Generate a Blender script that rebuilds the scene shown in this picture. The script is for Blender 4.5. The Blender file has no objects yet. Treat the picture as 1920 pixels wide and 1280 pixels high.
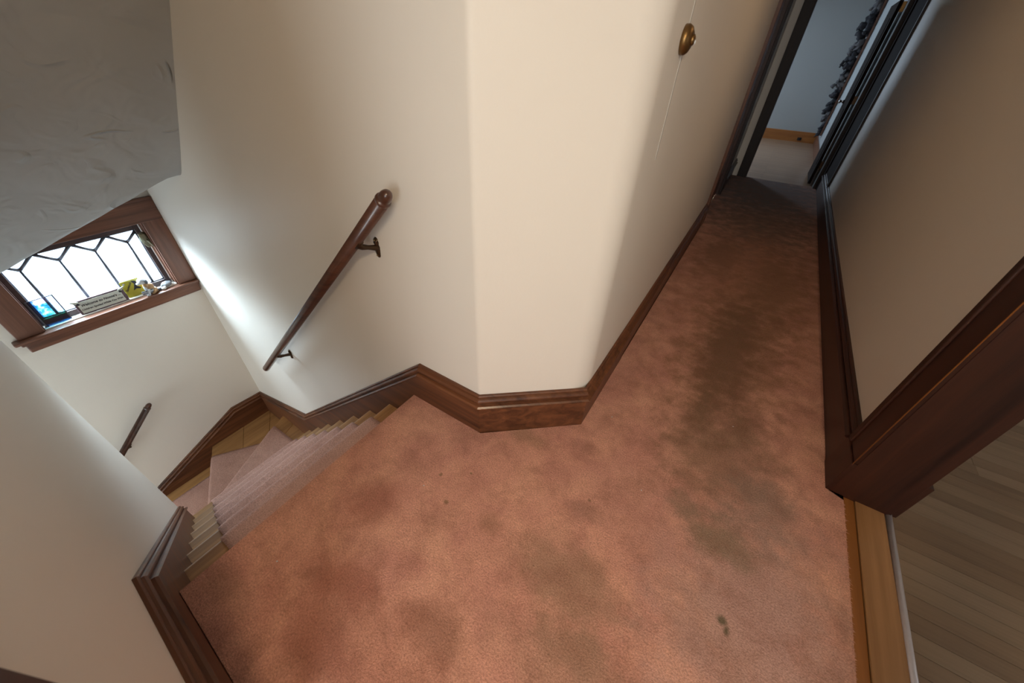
import bpy, bmesh, math, random
from mathutils import Vector, Matrix, noise
random.seed(4)
SC = bpy.context.scene
COL = SC.collection

# ------------------------------------------------------------------ camera
cam_d = bpy.data.cameras.new('camera'); cam = bpy.data.objects.new('camera', cam_d); COL.objects.link(cam)
cam_d.sensor_width = 36; cam_d.lens = 36 * 690 / 1920; cam_d.clip_start = 0.02
cam.matrix_world = Matrix(((.83819, -.36120, .40862, 0), (.54438, .50889, -.66684, 0), (.03292, .78139, .62318, 1.45), (0, 0, 0, 1)))
cam_d.dof.use_dof = True; cam_d.dof.focus_distance = 2.0; cam_d.dof.aperture_fstop = 2.8
SC.camera = cam
# ------------------------------------------------------------------ light
W = bpy.data.worlds.new('overcast_sky'); SC.world = W; W.use_nodes = True
wt = W.node_tree; bg = wt.nodes['Background']; bg.inputs[0].default_value = (0.70, 0.88, 1.0, 1)
# bright overcast sky above a pale, much dimmer ground
_tc = wt.nodes.new('ShaderNodeTexCoord'); _sx = wt.nodes.new('ShaderNodeSeparateXYZ'); _mr = wt.nodes.new('ShaderNodeMapRange')
_mr.interpolation_type = 'SMOOTHSTEP'
for _k, _v in (('From Min', -.08), ('From Max', .22), ('To Min', 3.2), ('To Max', 62.0)): _mr.inputs[_k].default_value = _v
wt.links.new(_tc.outputs['Generated'], _sx.inputs[0]); wt.links.new(_sx.outputs['Z'], _mr.inputs['Value']); wt.links.new(_mr.outputs[0], bg.inputs[1])


def area(name, loc, aim, sx, sy, power, color, spread=180):
    d = bpy.data.lights.new(name, 'AREA'); d.shape = 'RECTANGLE'; d.size = sx; d.size_y = sy; d.energy = power; d.color = color
    d.spread = math.radians(spread)
    o = bpy.data.objects.new(name, d); COL.objects.link(o); o.location = loc
    o.rotation_euler = (Vector(aim) - Vector(loc)).to_track_quat('-Z', 'Y').to_euler(); return o


# portal at the leaded stair window, so the sky is sampled through it
pt = area('stair_window_portal', (-3.97, .38, .06), (-3, .38, .06), .82, .50, 1, (1, 1, 1)); pt.data.cycles.is_portal = True
# daylight through the windows of the rooms around the landing
area('bedroom_window_daylight', (4.1, 1.6, 1.45), (1.2, 1.2, 0), 1.3, 1.4, 13, (.96, .97, 1.0))
area('rear_room_window_daylight', (.80, -2.5, 1.5), (-.4, 1.0, .9), 1.2, 1.4, 62, (.86, .94, 1.0))
area('end_room_window_daylight', (-2.35, 10.7, 1.45), (.5, 6.3, .4), .6, 1.1, 62, (.62, .80, 1.0))
# warm ceiling fitting of the landing, over the photographer
area('rear_room_ceiling_lamp', (.60, -.52, 2.36), (.3, -.3, 0), .3, .3, 33, (1.0, .79, .53))
area('stair_foot_window_daylight', (-3.2, -1.93, -1.25), (-3.2, .5, -1.1), .9, 1.1, 22, (.80, .92, 1.0))
area('hall_warm_fill', (.70, 2.8, 2.34), (-.36, 2.9, 1.2), .18, .18, 2.8, (1.0, .66, .34))  # added warm fill, tilted to brighten the left hall wall
SC.view_settings.view_transform = 'Standard'; SC.view_settings.look = 'None'
SC.view_settings.gamma = 1.0; SC.view_settings.use_curve_mapping = False
SC.view_settings.exposure = 0.0
SC.cycles.use_denoising = True
SC.cycles.max_bounces = 8; SC.cycles.diffuse_bounces = 5; SC.cycles.transparent_max_bounces = 12
SC.cycles.sample_clamp_indirect = 4


# ------------------------------------------------------------------ materials
class NT:
    def __init__(s, name):
        s.m = bpy.data.materials.new(name); s.m.use_nodes = True; s.t = s.m.node_tree
        s.b = s.t.nodes['Principled BSDF']; s.out = s.t.nodes['Material Output']

    def n(s, typ, **kw):
        nd = s.t.nodes.new(typ)
        for k, v in kw.items():
            if k.startswith('i_'):
                key = k[2:]
                nd.inputs[int(key) if key.isdigit() else key.replace('_', ' ')].default_value = v
            else: setattr(nd, k, v)
        return nd

    def l(s, a, b): s.t.links.new(a, b)

    def coord(s, scale=(1, 1, 1), space='Object'):
        tc = s.n('ShaderNodeTexCoord'); mp = s.n('ShaderNodeMapping'); mp.inputs['Scale'].default_value = scale
        s.l(tc.outputs[space], mp.inputs[0]); return mp.outputs[0]

    def noise(s, vec, scale, detail=3, rough=.55, dist=0):
        nd = s.n('ShaderNodeTexNoise'); nd.inputs['Scale'].default_value = scale; nd.inputs['Detail'].default_value = detail
        nd.inputs['Roughness'].default_value = rough; nd.inputs['Distortion'].default_value = dist
        s.l(vec, nd.inputs['Vector']); return nd.outputs['Fac']

    def ramp(s, fac, stops):
        r = s.n('ShaderNodeValToRGB'); e = r.color_ramp.elements
        while len(e) < len(stops): e.new(.5)
        for i, (p, c) in enumerate(stops):
            e[i].position = p; e[i].color = (*c, 1) if len(c) == 3 else c
        s.l(fac, r.inputs[0]); return r.outputs[0]

    def mix(s, fac, a, b, mode='MIX'):
        m = s.n('ShaderNodeMix', data_type='RGBA', blend_type=mode)
        for k, v in ((0, fac), (6, a), (7, b)):
            if hasattr(v, 'is_output'): s.l(v, m.inputs[k])
            else: m.inputs[k].default_value = v if k == 0 else (*v, 1)
        return m.outputs[2]

    def math(s, op, a, b=0.0, c=0.0):
        m = s.n('ShaderNodeMath', operation=op)
        for k, v in enumerate((a, b, c)):
            if hasattr(v, 'is_output'): s.l(v, m.inputs[k])
            else: m.inputs[k].default_value = v
        return m.outputs[0]

    def bump(s, h, strength, dist, prev=None):
        b = s.n('ShaderNodeBump'); b.inputs['Strength'].default_value = strength; b.inputs['Distance'].default_value = dist
        s.l(h, b.inputs['Height'])
        if prev is not None: s.l(prev, b.inputs['Normal'])
        s.l(b.outputs[0], s.b.inputs['Normal']); return b.outputs[0]

    def set(s, col=None, rough=None, metal=None, spec=None, **kw):
        if col is not None:
            if hasattr(col, 'is_output'): s.l(col, s.b.inputs['Base Color'])
            else: s.b.inputs['Base Color'].default_value = (*col, 1)
        if rough is not None:
            if hasattr(rough, 'is_output'): s.l(rough, s.b.inputs['Roughness'])
            else: s.b.inputs['Roughness'].default_value = rough
        if metal is not None: s.b.inputs['Metallic'].default_value = metal
        if spec is not None: s.b.inputs['Specular IOR Level'].default_value = spec
        for k, v in kw.items(): s.b.inputs[k.replace('_', ' ')].default_value = v
        return s.m


def plaster(name, col, bump=.12):
    n = NT(name); v = n.coord()
    f = n.noise(v, 1.6, 3); c = n.mix(n.math('MULTIPLY', f, .35), col, tuple(x * .90 for x in col))
    h = n.noise(v, 130, 2); h2 = n.noise(v, 9, 3)
    nb = n.bump(h, bump, .002); n.bump(h2, bump, .012, nb)
    return n.set(c, .50, spec=.32)


def swirl_plaster(name, col):
    n = NT(name); v = n.coord((1, 1, 1)); w = n.noise(v, 3.2, 1, .5, 1.3)
    ridg = n.math('ABSOLUTE', n.math('SUBTRACT', w, .5)); ridg = n.ramp(ridg, [(0, (1, 1, 1)), (.06, (0, 0, 0))])
    msk = n.ramp(n.noise(v, 3.1, 2), [(.52, (0, 0, 0)), (.62, (1, 1, 1))])
    hh = n.mix(1.0, ridg, msk, 'MULTIPLY'); fine = n.noise(v, 60, 3)
    nb = n.bump(fine, .12, .002); nb = n.bump(n.noise(v, 5, 2, .5, .8), .6, .040, nb); n.bump(hh, 1.0, .012, nb)
    return n.set(col, .62, spec=.25)


def wood(name, dark, light, axis='x', scale=1.0, rough=.32, contrast=(.35, .7), coat=.0, bump=.15):
    n = NT(name); s = {'x': (1.2, 26, 26), 'y': (26, 1.2, 26), 'z': (26, 26, 1.2)}[axis]
    v = n.coord(tuple(a * scale for a in s))
    f = n.noise(v, 1.0, 5, .62, .6); big = n.noise(n.coord(tuple(a * scale * .12 for a in s)), 1.0, 2, .5, 1.5)
    g = n.math('ADD', n.math('MULTIPLY', f, .7), n.math('MULTIPLY', big, .3))
    c = n.ramp(g, [(contrast[0], dark), (contrast[1], light)])
    n.bump(f, bump, .001)
    n.b.inputs['Coat Weight'].default_value = coat; n.b.inputs['Coat Roughness'].default_value = .18
    return n.set(c, n.math('MULTIPLY_ADD', f, .15, rough), spec=.45)


def stain_mask(n, x, y, rx, ry, wob):
    """soft blotch of dirt in the pile round (x, y); wob is a noise that frays its edge"""
    tc = n.n('ShaderNodeTexCoord'); mp = n.n('ShaderNodeMapping', vector_type='POINT')
    mp.inputs['Location'].default_value = (-x / rx, -y / ry, 0); mp.inputs['Scale'].default_value = (1 / rx, 1 / ry, 0)
    n.l(tc.outputs['Object'], mp.inputs[0])
    ln = n.n('ShaderNodeVectorMath', operation='LENGTH'); n.l(mp.outputs[0], ln.inputs[0])
    d = n.math('ADD', ln.outputs['Value'], n.math('MULTIPLY_ADD', wob, 1.5, -.75))
    r = n.n('ShaderNodeMapRange', interpolation_type='SMOOTHSTEP'); r.inputs['From Min'].default_value = 1.15
    r.inputs['From Max'].default_value = .25; n.l(d, r.inputs['Value']); return r.outputs[0]


def carpet(name, base, warm, stains=(), grime_and_vignette=1.0):
    n = NT(name); v = n.coord()
    c = n.mix(n.ramp(n.noise(v, 4.5, 4, .62, .5), [(.38, (0, 0, 0)), (.66, (1, 1, 1))]), base, warm)
    wob = n.noise(v, 9, 4, .65)
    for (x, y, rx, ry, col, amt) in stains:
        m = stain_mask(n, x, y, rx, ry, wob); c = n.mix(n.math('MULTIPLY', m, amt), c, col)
    # dirt and foot-traffic mottling, deepened to carry the lens vignetting as well
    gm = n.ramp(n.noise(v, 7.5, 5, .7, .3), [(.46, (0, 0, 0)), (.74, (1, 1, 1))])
    c = n.mix(n.math('MULTIPLY', gm, .55 * grime_and_vignette), c, (.22, .088, .052))
    gm2 = n.ramp(n.noise(v, 22, 4, .7, .4), [(.50, (0, 0, 0)), (.78, (1, 1, 1))]); c = n.mix(n.math('MULTIPLY', gm2, .26 * grime_and_vignette), c, (.26, .11, .07))
    fib = n.noise(v, 170, 3, .75); sp = n.ramp(fib, [(.32, (.66, .64, .62)), (.68, (1.26, 1.26, 1.26))])
    c = n.mix(1.0, c, sp, 'MULTIPLY')
    nb = n.bump(fib, .9, .007); n.bump(n.noise(v, 26, 3), .10, .006, nb)
    n.b.inputs['Sheen Weight'].default_value = .12; n.b.inputs['Sheen Roughness'].default_value = .6
    n.b.inputs['Sheen Tint'].default_value = (1, .86, .82, 1)
    return n.set(c, .95, spec=.1)


def plain(name, col, rough=.5, metal=0, spec=.5, noise_amt=.15, scale=40):
    n = NT(name); v = n.coord(); f = n.noise(v, scale, 3)
    c = n.mix(n.math('MULTIPLY', f, noise_amt), col, tuple(x * .5 for x in col))
    return n.set(c, rough, metal, spec)


M = {}
M['plaster'] = plaster('cream_plaster', (.81, .76, .685))
M['strip_grey'] = plaster('grey_strip_plaster', (.60, .575, .53))
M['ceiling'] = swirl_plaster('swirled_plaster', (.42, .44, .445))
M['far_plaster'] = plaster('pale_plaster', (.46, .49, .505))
RW = ((.050, .015, .006), (.215, .078, .030))
M['trim_x'] = wood('red_brown_trim_wood', *RW, 'x', 1, .38, coat=.12)
M['trim_y'] = wood('red_brown_trim_wood_along', *RW, 'y', 1, .38, coat=.12)
M['trim_z'] = wood('red_brown_trim_wood_upright', *RW, 'z', 1, .38, coat=.12)
DW = ((.018, .004, .002), (.065, .018, .008))
M['dark_z'] = wood('dark_door_wood', *DW, 'z', 1, .40, coat=.06)
M['dark_y'] = wood('dark_base_wood', *DW, 'y', 1, .36, coat=.15)
M['matte_z'] = wood('matte_black_wood', (.010, .005, .004), (.022, .010, .007), 'z', 1, .80)
M['matte_z'].node_tree.nodes['Principled BSDF'].inputs['Specular IOR Level'].default_value = .12
M['rail'] = wood('handrail_wood', (.040, .014, .008), (.120, .045, .026), 'x', 1, .26, coat=.5, bump=.04)
M['black_z'] = wood('near_black_wood', (.010, .004, .003), (.030, .012, .008), 'z', 1, .45)
M['oak_y'] = wood('oak_tread_wood', (.25, .115, .038), (.52, .275, .100), 'y', 1, .55)
M['oak_x'] = wood('oak_tread_wood_across', (.25, .115, .038), (.52, .275, .100), 'x', 1, .55)
M['honey'] = wood('honey_baseboard_wood', (.30, .10, .02), (.50, .20, .05), 'x', 1, .4)
M['window_wood_y'] = wood('window_frame_wood', (.085, .030, .016), (.235, .095, .052), 'y', 1, .36, coat=.2)
M['window_wood_z'] = wood('window_frame_wood_upright', (.085, .030, .016), (.235, .095, .052), 'z', 1, .36, coat=.2)
M['sash'] = wood('sash_paint', (.035, .020, .022), (.075, .045, .045), 'y', 1, .38)
M['threshold'] = wood('threshold_oak', (.24, .115, .042), (.40, .205, .085), 'y', 1, .35, coat=.2)
M['threshold_dark'] = wood('threshold_edge_oak', (.20, .07, .012), (.30, .11, .025), 'y', 1, .4)
for i, (a, b) in enumerate((((.170, .105, .058), (.265, .175, .105)), ((.190, .125, .072), (.300, .205, .125)), ((.150, .092, .050), (.240, .155, .092)), ((.205, .135, .080), (.310, .215, .135)))):
    M['plank%d' % i] = wood('floor_plank_wood_%s' % 'abcd'[i], a, b, 'x', 1.1, .42, coat=.1)


def far_floor():
    n = NT('strip_floor_wood'); v = n.coord((1, 1, 1)); br = n.n('ShaderNodeTexBrick')
    br.inputs['Scale'].default_value = 1; br.inputs['Brick Width'].default_value = 1.4; br.inputs['Row Height'].default_value = .057
    br.inputs['Mortar Size'].default_value = .0015; br.inputs['Color1'].default_value = (.46, .29, .18, 1)
    br.inputs['Color2'].default_value = (.34, .20, .12, 1); br.inputs['Mortar'].default_value = (.10, .06, .04, 1); n.l(v, br.inputs[0])
    f = n.noise(n.coord((1.4, 30, 30)), 1, 4)
    return n.set(n.mix(n.math('MULTIPLY', f, .5), br.outputs[0], (.20, .13, .09)), .34)


M['far_floor'] = far_floor()
M['subfloor'] = plain('subfloor_board', (.22, .13, .07), .7)
BR = (.17, .055, .028)
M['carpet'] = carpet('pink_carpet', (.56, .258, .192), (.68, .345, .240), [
    (.20, 3.6, .75, 2.1, (.38, .168, .088), .75), (.50, .75, .40, .55, (.40, .245, .205), .75), (.05, .95, .35, .28, (.50, .24, .185), .5),
    (.24, 2.30, .34, 1.15, (.185, .088, .034), .72), (.22, 2.2, .18, .8, (.125, .058, .022), .55), (.30, 1.42, .34, .42, (.20, .115, .065), .62),
    (.42, 3.3, .26, 1.0, (.20, .10, .045), .5), (-.06, .54, .26, .16, (.25, .155, .095), .6), (.36, .99, .17, .10, (.20, .145, .085), .68),
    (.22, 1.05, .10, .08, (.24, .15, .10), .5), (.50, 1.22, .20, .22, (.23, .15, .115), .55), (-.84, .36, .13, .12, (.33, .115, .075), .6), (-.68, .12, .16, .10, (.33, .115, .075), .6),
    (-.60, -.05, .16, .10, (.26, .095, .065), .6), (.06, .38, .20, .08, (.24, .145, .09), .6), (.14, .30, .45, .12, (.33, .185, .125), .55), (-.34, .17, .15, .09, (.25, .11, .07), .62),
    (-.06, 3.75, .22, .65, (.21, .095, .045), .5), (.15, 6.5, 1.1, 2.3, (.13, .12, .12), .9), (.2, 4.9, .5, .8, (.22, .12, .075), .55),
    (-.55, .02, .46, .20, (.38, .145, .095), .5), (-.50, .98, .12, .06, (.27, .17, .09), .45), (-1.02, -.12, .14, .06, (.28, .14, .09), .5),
    (-.40, .55, .07, .05, (.33, .16, .10), .6), (-.10, .80, .09, .05, (.34, .17, .12), .55), (-.25, 1.08, .10, .05, (.36, .16, .12), .5),
    (.416, .716, .018, .018, (.12, .09, .05), .95), (.432, .694, .012, .020, (.12, .09, .05), .95), (-.596, .678, .008, .008, (.12, .10, .03), .8),
    (-.60, .52, .013, .010, (.20, .11, .05), .8), (-.70, .60, .008, .008, (.16, .10, .04), .7), (-.116, .854, .010, .008, (.16, .09, .04), .7)])
M['runner'] = carpet('rose_runner_carpet', (.55, .315, .255), (.62, .365, .295), [], .35)
M['brass'] = plain('aged_brass', (.26, .15, .055), .38, .9, noise_amt=.6, scale=60)
M['latch_brass'] = plain('dull_latch_brass', (.26, .25, .17), .45, .5, noise_amt=.9, scale=70)
M['bronze'] = plain('dark_bronze', (.085, .052, .030), .40, .85, noise_amt=.5, scale=60)
M['chrome'] = plain('chrome_metal', (.7, .72, .75), .12, 1, noise_amt=.05)
M['strip_metal'] = plain('worn_metal_strip', (.80, .76, .80), .38, .55, noise_amt=.3, scale=30)
M['lead'] = plain('grey_lead_came', (.13, .14, .17), .35, .7, noise_amt=.3)
M['white'] = plain('white_glaze', (.58, .60, .62), .35)
M['tan'] = plain('tan_glaze', (.38, .22, .10), .4, noise_amt=.3)
M['black'] = plain('black_ink', (.012, .012, .016), .6)
M['yellow'] = plain('olive_yellow_tile', (.42, .37, .035), .35, noise_amt=.1)
M['mauve_wood'] = wood('mauve_plaque_wood', (.085, .05, .06), (.17, .11, .125), 'y', 2, .5)
M['paper'] = plain('pale_sign_face', (.72, .76, .70), .6, noise_amt=.1)
M['stone_grey'] = plain('grey_stone', (.27, .28, .29), .6, noise_amt=.9, scale=50)
M['stone_dark'] = plain('slate_stone', (.13, .145, .17), .55, noise_amt=.6, scale=50)
M['stone_white'] = plain('white_stone', (.72, .72, .68), .55, noise_amt=.3, scale=60)
M['red'] = plain('red_speck', (.55, .10, .06), .5)
M['feather'] = plain('cream_feather', (.50, .50, .42), .6, noise_amt=.4)
M['cloth'] = plain('dark_ruffled_cloth', (.035, .035, .045), .85, noise_amt=.7, scale=14)
M['cloth_grey'] = plain('grey_ruffled_cloth', (.14, .135, .145), .85, noise_amt=.7, scale=14)


def glass_mat(name, tint, gloss=.10, tex=None):
    n = NT(name); t = n.n('ShaderNodeBsdfTransparent'); g = n.n('ShaderNodeBsdfGlossy'); g.inputs['Roughness'].default_value = .05
    mx = n.n('ShaderNodeMixShader'); mx.inputs[0].default_value = gloss
    if tex: n.l(tex(n), t.inputs[0])
    else: t.inputs[0].default_value = (*tint, 1)
    n.l(t.outputs[0], mx.inputs[1]); n.l(g.outputs[0], mx.inputs[2]); n.l(mx.outputs[0], n.out.inputs[0]); return n.m


M['glass'] = glass_mat('clear_window_glass', (.97, .985, 1.0), .05)


def teal_tex(n):
    v = n.coord((1, 1, 1)); f = n.noise(v, 30, 4, .7, .8); g = n.noise(v, 55, 3, .7)
    mid = n.ramp(f, [(.36, (.10, .42, .62)), (.47, (.28, .72, .80)), (.56, (.85, .97, 1.0)), (.70, (.70, .62, .92))])
    sx = n.n('ShaderNodeSeparateXYZ'); n.l(n.coord(), sx.inputs[0]); Z = sx.outputs['Z']; Y = sx.outputs['Y']
    def step(src, a, b, amp=.04):
        m = n.n('ShaderNodeMapRange'); m.inputs['From Min'].default_value = a; m.inputs['From Max'].default_value = b
        n.l(n.math('ADD', src, n.math('MULTIPLY_ADD', g, amp, -amp / 2)), m.inputs['Value']); return m.outputs[0]
    c = n.mix(step(Z, .155, .163, .01), mid, (.86, .84, .96))        # clear strip along the top
    c = n.mix(step(Y, .094, .100, .01), c, (.78, .84, .97))          # clear strip down the right side
    c = n.mix(step(Y, .034, .020), c, (.08, .34, .60))               # blue left edge
    c = n.mix(step(Z, .080, .062), c, (.05, .46, .38))               # green foreground
    c = n.mix(step(Z, .055, .035), c, (.022, .17, .34))              # deep blue foot
    return c


M['teal_glass'] = glass_mat('teal_stained_glass', (1, 1, 1), .10, teal_tex)


# ------------------------------------------------------------------ geometry helpers
def tag(o, label, cat=None, group=None, kind=None):
    if label: o['label'] = label
    if cat: o['category'] = cat
    if group: o['group'] = group
    if kind: o['kind'] = kind
    return o


def empty(name, loc=(0, 0, 0)):
    o = bpy.data.objects.new(name, None); COL.objects.link(o); o.location = loc; o.empty_display_size = .1; return o


def obj(name, bm, mat, parent=None, smooth=False, bevel=0, mats=None, loc=None):
    bmesh.ops.recalc_face_normals(bm, faces=bm.faces)
    me = bpy.data.meshes.new(name); bm.to_mesh(me); bm.free()
    for m_ in (mats or [mat]): me.materials.append(M[m_] if isinstance(m_, str) else m_)
    o = bpy.data.objects.new(name, me); COL.objects.link(o)
    if parent:
        o.parent = parent
    if loc is not None: o.location = loc
    if smooth:
        for p in me.polygons: p.use_smooth = True
    if bevel:
        b = o.modifiers.new('b', 'BEVEL'); b.width = bevel; b.segments = 2; b.limit_method = 'ANGLE'; b.angle_limit = math.radians(35)
    return o


def add_box(bm, x0, x1, y0, y1, z0, z1, mi=0):
    vs = [bm.verts.new(p) for p in ((x0, y0, z0), (x1, y0, z0), (x1, y1, z0), (x0, y1, z0), (x0, y0, z1), (x1, y0, z1), (x1, y1, z1), (x0, y1, z1))]
    for f in ((0, 3, 2, 1), (4, 5, 6, 7), (0, 1, 5, 4), (1, 2, 6, 5), (2, 3, 7, 6), (3, 0, 4, 7)):
        bm.faces.new([vs[i] for i in f]).material_index = mi
    return vs


def box(*a):
    bm = bmesh.new(); add_box(bm, *a); return bm


def prism(poly, z0, z1, bm=None):
    bm = bm or bmesh.new(); a = [bm.verts.new((*p[:2], z0)) for p in poly]; b = [bm.verts.new((*p[:2], z1)) for p in poly]
    n = len(poly); bm.faces.new(a[::-1]); bm.faces.new(b)
    for i in range(n): bm.faces.new((a[i], a[(i + 1) % n], b[(i + 1) % n], b[i]))
    return bm


def extrude_poly(poly3, vec, bm=None):
    bm = bm or bmesh.new(); v = Vector(vec)
    a = [bm.verts.new(p) for p in poly3]; b = [bm.verts.new(Vector(p) + v) for p in poly3]; n = len(poly3)
    bm.faces.new(a[::-1]); bm.faces.new(b)
    for i in range(n): bm.faces.new((a[i], a[(i + 1) % n], b[(i + 1) % n], b[i]))
    return bm


def sweep(path, prof, side=1, bm=None):
    """path: wall-line points (x, y, z); prof: closed list (distance off the wall, height); side=+1 room on the left of travel"""
    bm = bm or bmesh.new(); n = len(path); rings = []
    for i in range(n):
        p = Vector(path[i][:2])
        ds = []
        if i > 0: ds.append((p - Vector(path[i - 1][:2])).normalized())
        if i < n - 1: ds.append((Vector(path[i + 1][:2]) - p).normalized())
        ns = [Vector((-d.y, d.x)) * side for d in ds]
        m = sum(ns, Vector((0, 0))).normalized(); m = m / max(.3, m.dot(ns[0]))
        rings.append([bm.verts.new((p.x + m.x * d, p.y + m.y * d, path[i][2] + h)) for d, h in prof])
    k = len(prof)
    for a, b in zip(rings, rings[1:]):
        for j in range(k): bm.faces.new((a[j], a[(j + 1) % k], b[(j + 1) % k], b[j]))
    bm.faces.new(rings[0][::-1]); bm.faces.new(rings[-1]); return bm


def fillet(path, radii, seg=10):
    out = []
    for i, p in enumerate(path):
        r = radii[i]
        if not r: out.append(Vector(p)); continue
        P = Vector(p); a = (Vector(path[i - 1]) - P).normalized(); b = (Vector(path[i + 1]) - P).normalized()
        ang = a.angle(b); t = r / math.tan(ang / 2); c = P + (a + b).normalized() * (r / math.sin(ang / 2))
        s = P + a * t; e = P + b * t; out.append(P + a * (t + .002))
        va = s - c; vb = e - c; th = va.angle(vb); sg = 1 if va.x * vb.y - va.y * vb.x > 0 else -1
        for k in range(seg + 1):
            q = sg * th * k / seg; out.append(c + Vector((va.x * math.cos(q) - va.y * math.sin(q), va.x * math.sin(q) + va.y * math.cos(q))))
        out.append(P + b * (t + .002))
    return out


def tube(path, r, bm=None, seg=12, cap=True):
    bm = bm or bmesh.new(); pts = [Vector(p) for p in path]; rings = []; rr = r if isinstance(r, (list, tuple)) else [r] * len(pts)
    for i, p in enumerate(pts):
        d = (pts[min(i + 1, len(pts) - 1)] - pts[max(i - 1, 0)]).normalized()
        u = d.cross(Vector((0, 0, 1)));
        if u.length < .01: u = d.cross(Vector((1, 0, 0)))
        u.normalize(); v = d.cross(u)
        rings.append([bm.verts.new(p + (u * math.cos(t) + v * math.sin(t)) * rr[i]) for t in (2 * math.pi * k / seg for k in range(seg))])
    for a, b in zip(rings, rings[1:]):
        for k in range(seg): bm.faces.new((a[k], a[(k + 1) % seg], b[(k + 1) % seg], b[k]))
    if cap: bm.faces.new(rings[0][::-1]); bm.faces.new(rings[-1])
    return bm


def blob(bm, c, s, rot=None, sub=3, amt=.0, seed=0, mi=0):
    r = bmesh.ops.create_icosphere(bm, subdivisions=sub, radius=1)
    R = rot or Matrix.Identity(3)
    for v in r['verts']:
        k = 1 + amt * noise.noise(v.co * 1.7 + Vector((seed, 0, 0)))
        v.co = Vector(c) + R @ Vector((v.co.x * s[0] * k, v.co.y * s[1] * k, v.co.z * s[2] * k))
    for f in {f for v in r['verts'] for f in v.link_faces}: f.material_index = mi; f.smooth = True


def text_bm(txt, size, extrude=.0006, shear=.25):
    cu = bpy.data.curves.new('lettering', 'FONT'); cu.body = txt; cu.size = size; cu.extrude = extrude; cu.shear = shear; cu.offset = size * .022; cu.align_x = 'CENTER'; cu.align_y = 'CENTER'
    o = bpy.data.objects.new('lettering_source', cu); COL.objects.link(o); bpy.context.view_layer.update()
    me = bpy.data.meshes.new_from_object(o.evaluated_get(bpy.context.evaluated_depsgraph_get()))
    bpy.data.objects.remove(o); bm = bmesh.new(); bm.from_mesh(me); return bm


# ================================================================== THE SHELL
H = 2.42
RISE, RUN, X0 = .213, .2370, -1.140
def nosex(k): return X0 - RUN * k
# wall lines (plaster face)
WC = (-3.842, .927); WB = (-2.80, .895); A = (-.706, .895); B = (-.333, 1.208); Cc = (-.392, 4.49); D = (-.436, 7.10)
NL = lambda x: -.232 - .05 * (x + 1.155)          # near (stair) wall, plaster face
STR = dict(kind='structure')


def wall_obj(name, line, nrm, th, z0, z1, mat, label, smooth=False):
    """solid wall: the polyline is the room face, thickened away from the room by th along each vertex normal"""
    n = len(line); back = []
    for i in range(n):
        ds = []
        if i > 0: ds.append((Vector(line[i]) - Vector(line[i - 1])).normalized())
        if i < n - 1: ds.append((Vector(line[i + 1]) - Vector(line[i])).normalized())
        m = sum((Vector((-d.y, d.x)) * nrm for d in ds), Vector((0, 0))).normalized(); back.append(Vector(line[i]) - m * th)
    bm = prism([tuple(p) for p in line] + [tuple(p) for p in back[::-1]], z0, z1)
    o = obj(name, bm, mat)
    if smooth:
        for p in o.data.polygons: p.use_smooth = True
        o.data.set_sharp_from_angle(angle=math.radians(30))
    return tag(o, label, 'wall', kind='structure')


fl = fillet([WB, A, B, Cc], [0, .035, .15, 0], 12)
# split at the middle of the diagonal's flat part
cut = (Vector(A) + Vector(B)) / 2; cut = Vector(A).lerp(Vector(B), .35)
ia = [p for p in fl if (p - Vector(A)).length < .3 and p.x < cut.x and p.x > -2.7]
left_line = [Vector(WC), Vector(WB)] + ia + [cut]
right_line = [cut] + [p for p in fl if p.x > cut.x or p.y > 1.3][:]
right_line = [p for p in right_line]
wall_obj('wall_back', left_line, -1, .14, -3.6, H, 'plaster', 'cream plaster wall above the stair flight, behind the long handrail', True)
wl = wall_obj('wall_left', right_line, -1, .14, -.02, H, 'plaster', 'pale angled wall corner rounding into the left side of the hallway', True)
bm = bmesh.new()
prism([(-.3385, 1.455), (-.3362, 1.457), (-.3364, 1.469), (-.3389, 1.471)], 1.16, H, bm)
r_ = obj('wall_strip', bm, 'strip_grey', wl)  # thin flat upright strip, slightly greyer than the plaster around it
# left hallway beyond its door
wall_obj('wall_left_far', [Vector((-.415, 5.93)), Vector(D)], -1, .14, -.02, H, 'plaster', 'sliver of pale wall between the hallway side door and the end doorway')
bm = prism([(-.392, 4.49), (-.415, 5.93), (-.555, 5.93), (-.532, 4.49)], 2.06, H)
tag(obj('wall_left_header', bm, 'plaster'), 'plaster over the side door on the left of the hallway', 'wall', kind='structure')
# right hallway wall
bm = prism([(.745, 1.50), (.93, 1.50), (.93, 7.10), (.737, 7.10)], -.02, H)
add_box(bm, .745, .93, .28, 1.50, 2.10, H)
tag(obj('wall_right', bm, 'plaster'), 'dim cream wall along the right of the hallway', 'wall', kind='structure')
# near wall beside the stairs, with the doorway behind the camera
bm = prism([(-2.74, NL(-2.74)), (-.50, NL(-.50)), (-.50, NL(-.50) - .13), (-2.74, NL(-2.74) - .13)], -3.6, H)
tag(obj('wall_front', bm, 'plaster'), 'blue-grey plaster wall on the near side of the stairs, lower left', 'wall', kind='structure')
# window wall: four blocks round the opening
bm = bmesh.new(); OY0, OY1, OZ0, OZ1 = -.035, .805, -.205, .330
add_box(bm, -3.98, -3.842, -2.0, 1.07, -3.6, OZ0); add_box(bm, -3.98, -3.842, -2.0, 1.07, OZ1, 1.9)
add_box(bm, -3.98, -3.842, -2.0, OY0, OZ0, OZ1); add_box(bm, -3.98, -3.842, OY1, 1.07, OZ0, OZ1)
ww = tag(obj('wall_window', bm, 'plaster'), 'white wall with the leaded window above the stair turn', 'wall', kind='structure')
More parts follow.
